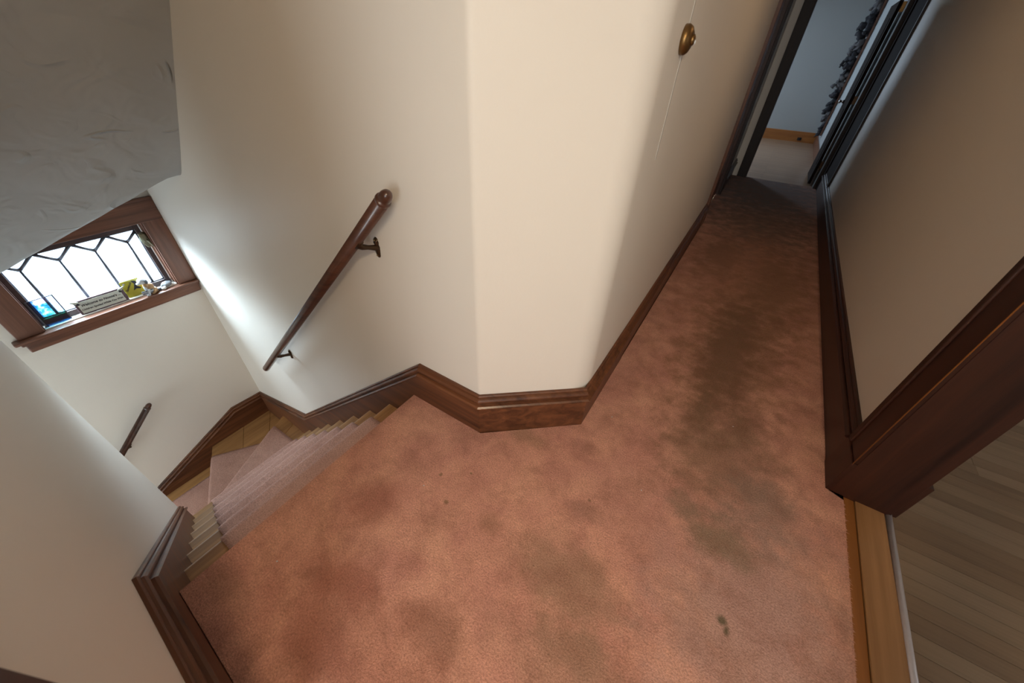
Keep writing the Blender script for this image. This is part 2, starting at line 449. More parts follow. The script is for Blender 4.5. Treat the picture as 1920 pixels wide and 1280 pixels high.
# walls round the lower flight and behind rooms
bm = box(-2.74, -2.62, -2.0, NL(-2.74) - .13, -3.6, H)
tag(obj('wall_inner', bm, 'plaster'), 'wall between the lower flight and the rear room', 'wall', kind='structure')
bm = box(-3.98, -2.62, -2.12, -2.0, -3.9, 1.9); tag(obj('wall_stair_foot', bm, 'plaster'), 'wall at the foot of the lower flight', 'wall', kind='structure')
bm = box(-3.98, -2.62, -2.1, -.6, -3.95, -3.75); tag(obj('floor_lower', bm, 'subfloor'), 'floor at the foot of the stairs', 'floor', kind='structure')
bm = bmesh.new(); add_box(bm, -2.74, 4.35, -2.75, -2.62, -.02, H); add_box(bm, 4.22, 4.35, -2.62, 4.4, -.02, H); add_box(bm, .93, 4.22, 4.3, 4.42, -.02, H)
tag(obj('wall_rooms', bm, 'plaster'), 'outer walls of the rooms beside and behind the landing', 'wall', kind='structure')
# end of hallway and room beyond
bm = bmesh.new(); add_box(bm, -2.55, -.225, 7.10, 7.22, -.02, H); add_box(bm, .685, .93, 7.10, 7.22, -.02, H); add_box(bm, -.225, .685, 7.10, 7.22, 2.06, H)
tag(obj('wall_end', bm, 'plaster'), 'wall around the doorway at the end of the hallway', 'wall', kind='structure')
bm = bmesh.new(); add_box(bm, -2.55, .85, 11.42, 11.54, -.02, H)
tag(obj('wall_far', bm, 'far_plaster'), 'grey-blue wall of the room beyond the hallway', 'wall', kind='structure')
bm = bmesh.new(); add_box(bm, .70, .84, 7.22, 11.42, -.02, H)
tag(obj('wall_far_right', bm, 'far_plaster'), 'strip of bright wall on the right inside the far room', 'wall', kind='structure')
bm = bmesh.new(); add_box(bm, -2.67, -2.55, 7.1, 11.54, -.02, H)
tag(obj('wall_far_left', bm, 'far_plaster'), 'left wall of the far room', 'wall', kind='structure')
bm = bmesh.new(); add_box(bm, -1.36, 4.35, -2.75, 11.6, H, H + .1); add_box(bm, -2.74, -1.36, -2.75, NL(-1.4) - .01, H, H + .1)
add_box(bm, -2.6, -1.36, 1.2, 11.6, H, H + .1)
tag(obj('ceiling', bm, 'plaster'), 'flat ceiling over the landing and rooms', 'ceiling', kind='structure')

# ---- sloping stair ceiling: 45 degree soffit that rolls over a diagonal lip above the turn
bm = bmesh.new(); rows = []
ys = [-1.99 + (.935 + 1.99) * j / 60 for j in range(61)]
for y in ys:
    ye = y; xl = -2.93 - .462 * (.90 - ye); zl = 3.805 + 1.03 * xl; row = []
    xs = [-1.35, -1.6, -1.9, -2.2, -2.5, -2.7] + [xl + .16 - .32 * k / 14 for k in range(15)] + [-3.6, -3.72, -3.86]
    xs = [x for x in xs]
    xs.sort(reverse=True)
    for x in xs[:24]:
        d = x - xl; s1, s2, w = 1.03, -.42, .05
        # smooth minimum-free blend of the two slopes around the lip
        z = zl + (s1 + s2) / 2 * d + (s1 - s2) / 2 * math.sqrt(d * d + w * w) - (s1 - s2) / 2 * w * .45
        u = Vector((x, y, 0)); z += .006 * noise.noise(u * 4.1) + .004 * noise.noise(u * 9.3)
        if y > .80: z -= .10 * max(0, (y - .80) / .12) ** 2 * .25
        row.append((x, y, z))
    rows.append(row)
lo = [[bm.verts.new(p) for p in r] for r in rows]; hi = [[bm.verts.new((p[0], p[1], p[2] + .12)) for p in r] for r in rows]
nr, nc = len(lo), len(lo[0])
for j in range(nr - 1):
    for i in range(nc - 1):
        bm.faces.new((lo[j][i], lo[j + 1][i], lo[j + 1][i + 1], lo[j][i + 1])); bm.faces.new((hi[j][i], hi[j][i + 1], hi[j + 1][i + 1], hi[j + 1][i]))
for j in range(nr - 1):
    for i in (0, nc - 1): bm.faces.new((lo[j][i], hi[j][i], hi[j + 1][i], lo[j + 1][i]))
for i in range(nc - 1):
    for j in (0, nr - 1): bm.faces.new((lo[j][i], lo[j][i + 1], hi[j][i + 1], hi[j][i]))
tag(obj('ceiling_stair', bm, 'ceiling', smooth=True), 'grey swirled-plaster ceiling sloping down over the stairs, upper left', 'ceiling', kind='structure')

# ================================================================== FLOORS
bm = bmesh.new(); add_box(bm, -1.115, .94, -2.62, 7.22, -.16, -.012); add_box(bm, -2.74, -1.115, -2.62, NL(-1.4) - .03, -.16, -.012)
tag(obj('floor_landing', bm, 'subfloor'), 'boards under the landing carpet', 'floor', kind='structure')
bm = box(.94, 4.22, -2.62, 4.3, -.16, -.028)
fr = tag(obj('floor_right', bm, 'subfloor'), 'narrow-plank wood floor of the room on the right', 'floor', kind='structure')
PW = .0665; protos = []
for mi in range(4):
    for L in (.7, 1.05, 1.5):
        b = box(0, L - .0015, 0, PW - .0016, -.018, 0); me_o = obj('plank', b, 'plank%d' % mi, fr, bevel=.0008); protos.append((L, me_o))
first = {id(p[1]): True for p in protos}
np_ = 0
for row in range(66):
    y = -.95 + row * PW; x = .948 - random.random() * .0
    off = random.choice((.25, .45, .6, .9, 1.2)); row_x = .948; k = 0
    while row_x < 3.1 and np_ < 296:
        cands = [p for p in protos]; L, pr = random.choice(cands)
        if first[id(pr)]: o = pr; first[id(pr)] = False
        else: o = pr.copy(); COL.objects.link(o); o.parent = fr
        sc = 1.0
        if k == 0: sc = random.uniform(.45, 1)
        o.scale = (sc, 1, 1); o.location = (row_x, y, -.010 + random.uniform(-.0006, .0006)); row_x += L * sc; k += 1; np_ += 1
bm = box(-2.55, .70, 7.10, 11.42, -.12, -.006)
tag(obj('floor_far', bm, 'far_floor'), 'strip wood floor of the room past the hallway', 'floor', kind='structure')

# ---- landing carpet
nb_ = lambda x: NL(x) + .024
poly = [(-1.128, nb_(-1.128)), (-.36, nb_(-.36)), (-.36, -.42), (.42, -.42), (.42, -.25), (.745, -.25), (.745, .30), (.783, .32), (.783, 1.462), (.726, 1.484), (.718, 7.12),
        (-.42, 7.12), (-.40, 5.96), (-.44, 5.80), (-.42, 4.62), (-.37, 4.48), (-.312, 1.196), (-.69, .872), (-1.128, .872)]
bm = bmesh.new(); loops = []
vsb = [bm.verts.new((x, y, 0)) for x, y in poly]; f = bm.faces.new(vsb)
bmesh.ops.triangulate(bm, faces=[f])
low = [bm.verts.new((x, y, -.014)) for x, y in poly]
for i in range(len(poly)): bm.faces.new((vsb[i], vsb[(i + 1) % len(poly)], low[(i + 1) % len(poly)], low[i]))
# rolled nose over the top step and down its riser
def nose_profile(th=.0, drop=RISE - .03, r=.020):
    pts = []
    for k in range(9):
        a = math.pi / 2 + math.pi * k / 8 * .92
        pts.append((math.cos(a) * r, math.sin(a) * r - r))
    pts.append((.010, -2 * r - .006)); pts.append((.012, -drop)); return pts
def roll(bm, a, b, r=.020, drop=RISE - .03, n=40, seed=0, yb=None):
    """nose edge from a to b (x, y, z) -> carpet rolled over it; outward is to the left of a->b"""
    a, b = Vector(a), Vector(b); d = (b - a).normalized(); out = Vector((-d.y, d.x, 0)); rings = []
    pr = nose_profile(r=r, drop=drop)
    for i in range(n + 1):
        t = (1 - math.cos(math.pi * i / n)) / 2
        p = a.lerp(b, t); w = .0025 * noise.noise(Vector((seed, i * .35, 0)))
        e = min((p - a).length, (b - p).length); q = min(1, e / .028); k_ = math.sqrt(max(0, 1 - (1 - q) ** 2))
        rings.append([bm.verts.new(p + out * ((-px + w) * k_ if px < 0 else -px) + Vector((0, 0, pz - .010 * (1 - k_) * (j > 0)))) for j, (px, pz) in enumerate(pr)])
    for q, s in zip(rings, rings[1:]):
        for k in range(len(pr) - 1): bm.faces.new((q[k], s[k], s[k + 1], q[k + 1])).smooth = True
    return rings
rg = roll(bm, (-1.128, .872, 0), (-1.128, nb_(-1.128), 0), r=.024, seed=3)
rg2 = None
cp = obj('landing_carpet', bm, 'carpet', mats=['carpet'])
for p in cp.data.polygons:
    pass
tag(cp, 'worn salmon pink wall-to-wall carpet with dark stains on landing and hallway', 'carpet')
# outward direction of the roll must be -x
# frayed edge beside the threshold
bm = bmesh.new()
for i in range(420):
    y = -.25 + 1.70 * i / 420 + random.uniform(-.003, .003); x = .783
    L = random.uniform(.003, .011) * (1.8 if random.random() < .05 else 1); dy = random.uniform(-.004, .004)
    w = random.uniform(.0012, .0028); z = random.uniform(-.004, .0005)
    a = [bm.verts.new(p) for p in ((x - .003, y - w, z), (x - .003, y + w, z), (x + L, y + dy, z - .003), (x - .003, y, z + .0025))]
    for t in ((0, 1, 2), (0, 2, 3), (1, 3, 2)): bm.faces.new([a[k] for k in t])
fy = obj('frayed_edge', bm, 'carpet', cp); fy['kind'] = 'stuff'

for i, (x, y) in enumerate(((-.724, .522), (-.95, .02), (.05, 1.02), (.33, 1.62), (-.20, 1.33))):
    bm = bmesh.new(); blob(bm, (0, 0, 0), (.0035, .0022, .0015), Matrix.Rotation(i, 3, 'Z'), 1, .4, i)
    child_ = obj('lint', bm, 'white', cp, loc=(x, y, .001))

# ---- threshold between carpet and plank floor
th = empty('threshold', (.86, .9, 0)); tag(th, 'worn oak door threshold between the carpet and the right-hand room', 'threshold')
def child(o, parent):
    o.parent = parent; o.matrix_parent_inverse = parent.matrix_world.inverted(); return o
bpy.context.view_layer.update()
child(obj('edge_board', box(.770, .822, .28, 1.497, -.014, -.0045), 'threshold_dark', bevel=.001), th)
child(obj('saddle_board', box(.824, .924, .28, 1.497, -.014, .0015), 'threshold', bevel=.004), th)
bm = bmesh.new(); tube([(.934, .28, -.002), (.932, .9, -.002), (.938, 1.50, -.002)], .011, bm, 10)
o = child(obj('metal_strip', bm, 'strip_metal', smooth=True), th); o['label'] = 'pale metal edging strip'

# ================================================================== STAIRS
st = empty('staircase', (-2.0, .35, -1.0)); bpy.context.view_layer.update()
tag(st, 'steep wooden staircase dropping from the landing and turning left in winders', 'staircase')
def tread_bm(L0=-.245, L1=.889):
    prof = [(.262, 0)]; r = .014
    for k in range(7):
        a = math.pi / 2 + math.pi * k / 6; prof.append((r + math.cos(a) * r, -r + math.sin(a) * r))
    prof.append((.262, -2 * r)); return extrude_poly([(x, L0, z) for x, z in prof], (0, L1 - L0, 0))
T0 = child(obj('tread', tread_bm(), 'oak_y'), st); R0 = child(obj('riser', box(.024, .040, -.245, .889, -RISE - .002, -.027), 'oak_y'), st)
for k in range(1, 8):
    for src, nm in ((T0, 'tread'), (R0, 'riser')):
        o = src if k == 1 else src.copy()
        if k > 1: COL.objects.link(o)
        o.matrix_world = Matrix.Translation((nosex(k), .0, -RISE * k - .012))
o = R0.copy(); COL.objects.link(o); o.matrix_world = Matrix.Translation((nosex(0) + .012, 0, -.010))
# winders
def step_boards(poly_list, z, mat='oak_y'):
    for pl in poly_list: child(obj('tread', prism(pl, z - .028, z), mat, bevel=.004), st)
P1 = (-2.83, -.17); E1 = (-3.40, .905)
zW1, zW2, zW3 = -RISE * 8 - .012, -RISE * 9 - .012, -RISE * 10 - .012
def lerp2(a, b, t): return (a[0] + (b[0] - a[0]) * t, a[1] + (b[1] - a[1]) * t)
back7 = nosex(7) + .03
# first winder, a seam splitting it in two boards
s1a, s1b = (-3.205, .905), (-3.02, .50)
step_boards([[P1, E1, (-3.206, .905), (-3.0, .40), (-2.85, -.02)], [(-3.0, .40), (-3.204, .905), (back7, .905), (back7, -.17), (-2.83, -.17), (-2.849, -.02)]], zW1)
# second winder, three boards
E2 = (-3.845, .313); P2 = (-2.83, -.215)
c1 = (-3.845, .634); c2 = (-3.845, .932)
step_boards([[P2, E2, c1, (-3.30, .335), (-2.80, .07), (-2.78, -.2)], [(-3.845, .636), (-3.845, .935), (-3.793, .905), (-3.33, .62), (-3.18, .40), (-3.30, .337)],
             [(-3.79, .905), (-3.35, .905), (-3.16, .52), (-3.329, .622)]], zW2)
step_boards([[(-3.845, -.215), (-3.845, .36), (-2.83, -.10), (-2.76, -.24)]], zW3)
def riser_line(a, b, z0, z1, inn=.024, mat='oak_y'):
    a, b = Vector(a), Vector(b); d = (b - a).normalized(); n_ = Vector((-d.y, d.x)) * -1
    q = [a + n_ * inn, b + n_ * inn, b + n_ * (inn + .016), a + n_ * (inn + .016)]
    child(obj('riser', prism([tuple(p) for p in q], z0, z1), mat), st)
# inward (uphill) side of each nose line is on the right of E->P
riser_line(E1, P1, zW2, zW1 - .027, -.024); riser_line(E2, P2, zW3, zW2 - .027, -.024)
riser_line((-3.845, -.215), (-2.76, -.24), zW3 - RISE, zW3 - .027, -.024)
for k in range(1, 7):
    y = -.225 - .237 * k; z = zW3 - RISE * k
    if y < -1.9: break
    child(obj('tread', box(-3.845, -2.74, y, y + .262, z - .028, z), 'oak_x', bevel=.004), st)
    child(obj('riser', box(-3.845, -2.74, y + .024, y + .04, z - RISE, z - .027), 'oak_x'), st)

# ---- runner
def runner_step(bm, n0, n1, b0, b1, z, seed, drop=RISE - .014, r=.024, th=.013, n=26, bow=0.0):
    """n0->n1 nose edge (n0 on the inner side), b0->b1 back edge; top surface + rolled nose + skirt"""
    rings = []; zt = z + th
    d = (Vector(n1) - Vector(n0)).normalized(); out = Vector((-d.y, d.x))
    c = (Vector(b0) + Vector(b1)) / 2 - (Vector(n0) + Vector(n1)) / 2
    if out.dot(c) > 0: out = -out
    for i in range(n + 1):
        t = i / n; N = Vector(n0).lerp(Vector(n1), t) + out * bow * 4 * t * (1 - t); B_ = Vector(b0).lerp(Vector(b1), t); ed = min(t, 1 - t) * n
        sag = .004 if ed < .5 else (.001 if ed < 1.5 else 0)
        w = .0014 * noise.noise(Vector((seed * 3.3, i * .22, 0)))
        up = zt - sag + w; pts = []
        I = N - out * r
        for k in range(4): q = B_.lerp(I, k / 3); pts.append((q.x, q.y, up))
        for k in range(1, 9):
            a = math.pi / 2 - math.pi * k / 8 * .95; q = I + out * (math.cos(a) * (r + .006) + w); pts.append((q.x, q.y, up - r + math.sin(a) * r))
        q = N - out * .028; pts.append((q.x, q.y, up - 2 * r - .008)); q = N - out * .018 ; pts.append((q.x, q.y, z - drop))
        rings.append([bm.verts.new(p) for p in pts])
    k_ = len(rings[0])
    for a, b in zip(rings, rings[1:]):
        for k in range(k_ - 1): bm.faces.new((a[k], b[k], b[k + 1], a[k + 1])).smooth = True
    for ring in (rings[0], rings[-1]):      # folded edge thickness
        lowr = [bm.verts.new(v.co + Vector((0, 0, -.011)) if i < 12 else v.co + Vector((.011, 0, 0))) for i, v in enumerate(ring)]
        for k in range(k_ - 1): bm.faces.new((ring[k], ring[k + 1], lowr[k + 1], lowr[k]))
bm = bmesh.new()
rl = lambda x: -.060 - .045 * (x + 1.38)
for k in range(1, 8):
    x = nosex(k); z = -RISE * k - .012
    runner_step(bm, (x - .006, rl(x) + random.uniform(-.003, .003)), (x - .006, .744 + random.uniform(-.003, .003)), (x + .25, rl(x)), (x + .25, .744), z, k)
runner_step(bm, (-2.945, -.02), (-3.335, .752), (-2.77, .0), (-2.77, .765), zW1, 11)
runner_step(bm, (-3.06, -.095), (-3.695, .235), (-2.90, .02), (-3.31, .81), zW2, 12)
runner_step(bm, (-2.98, -.225), (-3.70, -.215), (-2.98, -.06), (-3.70, .27), zW3, 13)
for k in range(1, 7):
    y = -.225 - .237 * k
    runner_step(bm, (-2.92, y - .005), (-3.70, y - .005), (-2.92, y + .25), (-3.70, y + .25), zW3 - RISE * k, 20 + k)
rn = obj('stair_runner', bm, 'runner'); tag(rn, 'dusty rose carpet runner folded down the stair treads', 'runner')

# ================================================================== BASEBOARDS AND STRINGERS
CAPP = [(0, 0), (.010, 0), (.014, -.005), (.014, -.010), (.010, -.013), (.020, -.018), (.025, -.026), (.024, -.034), (.019, -.043), (.018, -.047), (.030, -.050), (.037, -.056), (.037, -.062), (.031, -.067), (.0235, -.069), (.0235, -.076), (0, -.076)]
def board(name, path, side, hbot, mat, label, cat='baseboard', top=.238, cap_mat=None):
    b = sweep(path, [(0, top - .074), (.022, top - .074), (.022, hbot), (0, hbot)], side)
    o = obj(name, b, mat); tag(o, label, cat, kind='structure')
    c = sweep([(x, y, z + top) for x, y, z in path], CAPP, side); obj('cap_molding', c, cap_mat or mat, o); return o
# stair wall: from the window corner up the flight, along the landing, round the diagonal, into the hall
path = [(WC[0], WC[1], -1.880), (-2.76, .8945, -1.505), (-1.068, .895, 0), (A[0], A[1], 0), (B[0], B[1], 0), (-.3425, 1.80, 0)]
board('baseboard_back', path, -1, -.33, 'trim_x', 'red-brown moulded baseboard stepping down beside the stairs and round the angled wall')
path = [(-.3425, 1.80, 0), (-.3915, 4.475, 0)]
b = sweep(path, [(0, .158), (.016, .158), (.016, -.01), (0, -.01)], -1)
o = tag(obj('baseboard_left', b, 'trim_y'), 'thin red-brown baseboard along the left of the hallway', 'baseboard', kind='structure')
obj('cap_molding', sweep([(x, y, z + .238) for x, y, z in path], [(d * .8, h) for d, h in CAPP], -1), 'trim_y', o)
board('baseboard_left_far', [(-.414, 5.945, 0), (-.434, 7.095, 0)], -1, -.01, 'dark_y', 'short baseboard past the side door at the end of the hallway')
board('baseboard_window', [(WC[0], WC[1], -1.880), (-3.842, .625, -1.865), (-3.842, -.205, -2.235), (-3.842, -1.95, -3.80)], 1, -.45, 'trim_y', 'red-brown skirt board with oak grain under the window wall')
board('baseboard_right', [(.745, 1.652, 0), (.737, 7.09, 0)], 1, -.01, 'dark_y', 'dark moulded baseboard along the right of the hallway')
board('baseboard_front', [(-2.74, NL(-2.74), -1.52), (-1.085, NL(-1.085), 0), (-.563, NL(-.563), 0)], 1, -.34, 'trim_x', 'dark shiny moulded stair skirt at the lower left')
b = sweep([(-2.55, 11.42, 0), (.70, 11.42, 0)], [(0, .20), (.006, .20), (.014, .19), (.014, .16), (.018, .155), (.018, -.01), (0, -.01)], -1)
fb = tag(obj('baseboard_far', b, 'honey'), 'honey coloured baseboard across the far room', 'baseboard', kind='structure')
b = box(.682, .70, 7.3, 11.40, -.006, .19); tag(obj('baseboard_far_right', b, 'window_wood_y', bevel=.004), 'baseboard on the right inside the far room', 'baseboard', kind='structure')

# ================================================================== DOORWAYS
# right room opening
d1 = empty('door_1', (.84, 1.49, 0)); tag(d1, 'dark red-brown cased opening to the room on the right', 'doorway', kind='structure'); bpy.context.view_layer.update()
child(obj('jamb', box(.737, .940, 1.484, 1.506, -.012, 2.08), 'dark_z', bevel=.001), d1)
# hall side casing: face board, back band, inner bead
child(obj('casing', box(.724, .745, 1.487, 1.610, .19, 2.2), 'dark_z', bevel=.002), d1)
child(obj('back_band', box(.716, .745, 1.610, 1.646, .19, 2.2), 'dark_z', bevel=.006), d1)
bm = bmesh.new(); tube([(.7235, 1.4865, .18), (.7235, 1.4865, 2.1)], .0022, bm, 8)
o = child(obj('bead', bm, 'threshold_dark', smooth=True), d1); o['label'] = 'edge line coloured orange for its highlight'  # orange colour stands in for the highlight on the casing edge
child(obj('plinth_block', box(.718, .747, 1.4845, 1.650, -.012, .188), 'dark_z', bevel=.002), d1)
child(obj('room_casing', box(.930, .950, 1.506, 1.64, .20, 2.2), 'dark_z', bevel=.004), d1)
child(obj('room_plinth', box(.930, .968, 1.500, 1.66, -.012, .205), 'dark_z', bevel=.002), d1)
child(obj('jamb', box(.737, .940, .27, .292, -.012, 2.08), 'dark_z', bevel=.001), d1)
child(obj('head_jamb', box(.737, .940, .27, 1.506, 2.08, 2.10), 'dark_y', bevel=.001), d1)
b = box(.930, .948, 1.66, 4.30, -.012, .20); tag(obj('baseboard_room', b, 'dark_y', bevel=.003), 'dark baseboard in the room on the right', 'baseboard', kind='structure')
# casing behind the camera's left
d4 = empty('door_2', (-.47, -.24, 0)); tag(d4, 'dark casing of the doorway at the very lower left corner', 'doorway', kind='structure'); bpy.context.view_layer.update()
child(obj('casing', box(-.563, -.478, NL(-.45) - .01, NL(-.45) + .028, -.012, 2.1), 'dark_z', bevel=.008), d4)
child(obj('jamb', box(-.50, -.478, -.42, NL(-.45) + .01, -.012, 2.08), 'dark_z', bevel=.002), d4)
# left hallway side door
d2 = empty('door_3', (-.40, 5.2, 0)); tag(d2, 'closed dark red-brown side door with casing on the left of the hallway', 'door', kind='structure'); bpy.context.view_layer.update()
def hx(y): return -.333 - .0176 * (y - 1.208)
def hall_piece(nm, y0, y1, off0, off1, z0, z1, mat='trim_z', bev=.003):
    return child(obj(nm, prism([(hx(y0) + off0, y0), (hx(y1) + off0, y1), (hx(y1) + off1, y1), (hx(y0) + off1, y0)], z0, z1), mat, bevel=bev), d2)
hall_piece('casing', 4.47, 4.60, -.01, .026, -.012, 2.14); hall_piece('casing', 5.82, 5.95, -.01, .026, -.012, 2.14, 'black_z')
hall_piece('jamb', 4.60, 4.625, -.14, .0, -.012, 2.06); hall_piece('jamb', 5.80, 5.82, -.14, .0, -.012, 2.06, 'dark_z')
hall_piece('head_casing', 4.47, 5.95, -.01, .026, 2.14, 2.24, 'trim_y')
hall_piece('door_slab', 4.63, 5.795, -.075, -.035, 0, 2.04, 'trim_z')
for (y0, y1, z0, z1) in ((4.75, 5.13, .3, 1.0), (5.29, 5.67, .3, 1.0), (4.75, 5.13, 1.15, 1.9), (5.29, 5.67, 1.15, 1.9)):
    hall_piece('door_panel', y0, y1, -.05, -.028, z0, z1, 'trim_z', .006)
# end doorway
d3 = empty('door_4', (.2, 7.1, 0)); tag(d3, 'dark cased doorway at the end of the hallway', 'doorway', kind='structure'); bpy.context.view_layer.update()
child(obj('casing', box(-.345, -.215, 7.075, 7.10, -.012, 2.2), 'black_z', bevel=.004), d3)
child(obj('jamb', box(-.235, -.213, 7.08, 7.235, -.012, 2.05), 'black_z', bevel=.002), d3)
child(obj('casing', box(.668, .73, 7.06, 7.10, -.012, 2.2), 'black_z', bevel=.004), d3)
child(obj('jamb', box(.668, .690, 7.08, 7.235, -.012, 2.05), 'black_z', bevel=.002), d3)
child(obj('head_casing', box(-.345, .73, 7.075, 7.10, 2.05, 2.2), 'black_z', bevel=.003), d3)
child(obj('head_jamb', box(-.235, .69, 7.08, 7.235, 2.04, 2.06), 'black_z', bevel=.002), d3)
# right-hand hallway door by the end, seen edge on
d5 = empty('door_5', (.74, 6.6, 0)); tag(d5, 'dark side door on the right just before the end doorway, seen edge on', 'door', kind='structure'); bpy.context.view_layer.update()
child(obj('casing', box(.716, .745, 6.14, 6.17, .12, 2.2), 'black_z', bevel=.004), d5)
child(obj('casing', box(.722, .745, 6.17, 6.30, .12, 2.2), 'matte_z', bevel=.003), d5)
child(obj('door_slab', box(.728, .744, 6.30, 6.95, .12, 2.1), 'matte_z', bevel=.002), d5)
child(obj('casing', box(.712, .745, 6.95, 7.06, .0, 2.2), 'matte_z', bevel=.003), d5)

# the door swung open into the far room
od = empty('open_door', (.655, 7.28, 0)); bpy.context.view_layer.update()
tag(od, 'dark wooden door swung open against the right wall of the far room', 'door')
child(obj('slab', box(.600, .636, 7.275, 8.02, .01, 2.03), 'matte_z', bevel=.003), od)
for z0, z1 in ((.25, .95), (1.12, 1.88)): child(obj('door_panel', box(.594, .602, 7.40, 7.89, z0, z1), 'matte_z', bevel=.003), od)
for z in (.28, 1.06, 1.97):
    bm = bmesh.new(); tube([(.642, 7.262, z - .045), (.642, 7.262, z + .045)], .009, bm, 12); add_box(bm, .634, .672, 7.235, 7.277, z - .045, z + .045)
    child(obj('hinge', bm, 'brass' if z > 1.5 else 'bronze'), od)
bm = bmesh.new(); tube([(.60, 7.93, 1.0), (.572, 7.93, 1.0), (.566, 7.93, 1.0), (.548, 7.93, 1.0), (.538, 7.93, 1.0), (.532, 7.93, 1.0)], [.028, .012, .012, .026, .026, .012], bm, 16)
child(obj('door_knob', bm, 'chrome', smooth=True), od)

# ruffled hanging in the corner of the far room
hg = empty('wall_hanging', (.64, 10.6, 0)); bpy.context.view_layer.update()
tag(hg, 'narrow wooden board with dark ruffled cloth bundles hung in the far room corner', 'wall hanging')
child(obj('board', box(.660, .690, 10.35, 10.62, .28, 2.36), 'window_wood_z', bevel=.004), hg)
zs = [(.40, .11, .05), (.60, .12, .07), (.80, .12, .10), (.98, .10, .12), (1.16, .10, .19), (1.34, .10, .15), (1.52, .12, .22), (1.70, .10, .16), (1.88, .12, .24), (2.06, .10, .15), (2.24, .12, .12)]
for i, (z, h_, prm) in enumerate(zs):
    bm = bmesh.new()
    for q in range(11):
        a = random.uniform(-1, 1); u = random.random() ** 1.5
        blob(bm, (.660 - prm * u * .85, 10.48 + .08 * a, z - .05 * u + random.uniform(-.9, .9) * h_), (.022 + prm * .30 * random.random(), .045, h_ * random.uniform(.25, .6)), Matrix.Rotation(random.uniform(-.1, .9), 3, 'Y'), 2, .9, q + i * 11)
    child(obj('cloth_bundle', bm, 'cloth_grey' if i % 3 == 1 else 'cloth', smooth=True), hg)
# small fittings in far room
bm = bmesh.new(); add_box(bm, .35, .43, 11.385, 11.402, .03, .085); blob(bm, (.39, 11.385, .055), (.035, .016, .02), None, 2, .5, 3)
tag(obj('cable_outlet', bm, 'black'), 'small dark outlet low on the honey baseboard of the far room', 'outlet')

# ================================================================== WINDOW
wd = empty('window_1', (-3.85, .385, -.2)); tag(wd, 'leaded glass window in brown wood casing above the stair turn', 'window', kind='structure'); bpy.context.view_layer.update()
XF = -3.842
def wpart(nm, b, mat, bev=.002, label=None, smooth=False):
    o = child(obj(nm, b, mat, bevel=bev, smooth=smooth), wd)
    if label: o['label'] = label
    return o
wpart('side_casing', box(XF, XF + .022, OY1 - .012, .926, -.212, .335), 'window_wood_z', .004)
wpart('side_casing', box(XF, XF + .022, -.158, OY0 + .012, -.212, .335), 'window_wood_z', .004)
wpart('head_casing', box(XF, XF + .024, -.158, .926, .318, .470), 'window_wood_y', .004)
wpart('head_cap', box(XF, XF + .034, -.165, .924, .470, .488), 'window_wood_y', .004)
wpart('stool', box(-3.93, XF + .060, -.190, .926, -.236, -.212), 'window_wood_y', .007)
wpart('apron', box(XF, XF + .030, -.150, .915, -.318, -.236), 'window_wood_y', .006)
wpart('apron_bead', box(XF, XF + .042, -.165, .920, -.258, -.236), 'window_wood_y', .006)
for y0, y1 in ((OY0, OY0 + .018), (OY1 - .018, OY1)): wpart('jamb', box(-3.95, XF + .001, y0, y1, OZ0 - .01, OZ1), 'window_wood_z', .001)
wpart('head_jamb', box(-3.95, XF + .001, OY0, OY1, OZ1 - .016, OZ1), 'window_wood_y', .001)
SY0, SY1, SZ0, SZ1 = .012, .745, -.165, .262       # glass opening
for a in ((SY0 - .032, SY0, -.214, SZ1 + .05), (SY1, SY1 + .042, -.214, SZ1 + .05), (SY0, SY1, -.214, SZ0), (SY0, SY1, SZ1, SZ1 + .05)):
    wpart('sash_rail', box(-3.945, -3.905, *a), 'sash', .003)
wpart('stop_bead', box(-3.905, -3.893, SY1 + .028, SY1 + .040, -.212, .31), 'chrome', .001, 'pale shiny metal edge bead')
xg = -3.925; cols = [.667, .4745, .282, .0895]; apz = .183; pitch = .1925
def came(p, q, w=.0065):
    bm = bmesh.new(); tube([(xg, *p), (xg, *q)], w, bm, 8)
    o = wpart('lead_came', bm, 'lead', 0, smooth=True)
for y in cols:
    came((y, SZ0), (y, apz), .0088)
    for s in (-1, 1):
        ye = y + s * pitch / 2; ze = SZ1
        if ye > SY1: ze = apz + (SZ1 - apz) * (SY1 - y) / (pitch / 2); ye = SY1
        if ye < SY0: ze = apz + (SZ1 - apz) * (y - SY0) / (pitch / 2); ye = SY0
        came((y, apz), (ye, ze), .0110)
for p, q in (((SY0, SZ0), (SY1, SZ0)), ((SY0, SZ1), (SY1, SZ1)), ((SY0, SZ0), (SY0, SZ1)), ((SY1, SZ0), (SY1, SZ1))): came(p, q, .008)
# panes
def pane(pts):
    wpart('pane', extrude_poly([(xg - .0015, y, z) for y, z in pts], (.003, 0, 0)), 'glass', 0)
edges = [SY1] + cols + [SY0]
for i in range(len(edges) - 1):
    hi_y, lo_y = edges[i], edges[i + 1]; pts = [(lo_y, SZ0), (hi_y, SZ0)]
    full = hi_y - lo_y > .15
    if i == 0: pts += [(hi_y, SZ1 - .01), (lo_y, apz)]
    elif i == len(edges) - 2: pts += [(hi_y, apz), (lo_y, SZ1 - .01)]
    else: pts += [(hi_y, apz), ((hi_y + lo_y) / 2, SZ1), (lo_y, apz)]
    pane(pts)
for y in cols: pane([(y, apz + .002), (min(y + pitch / 2, SY1), SZ1), (max(y - pitch / 2, SY0), SZ1)])
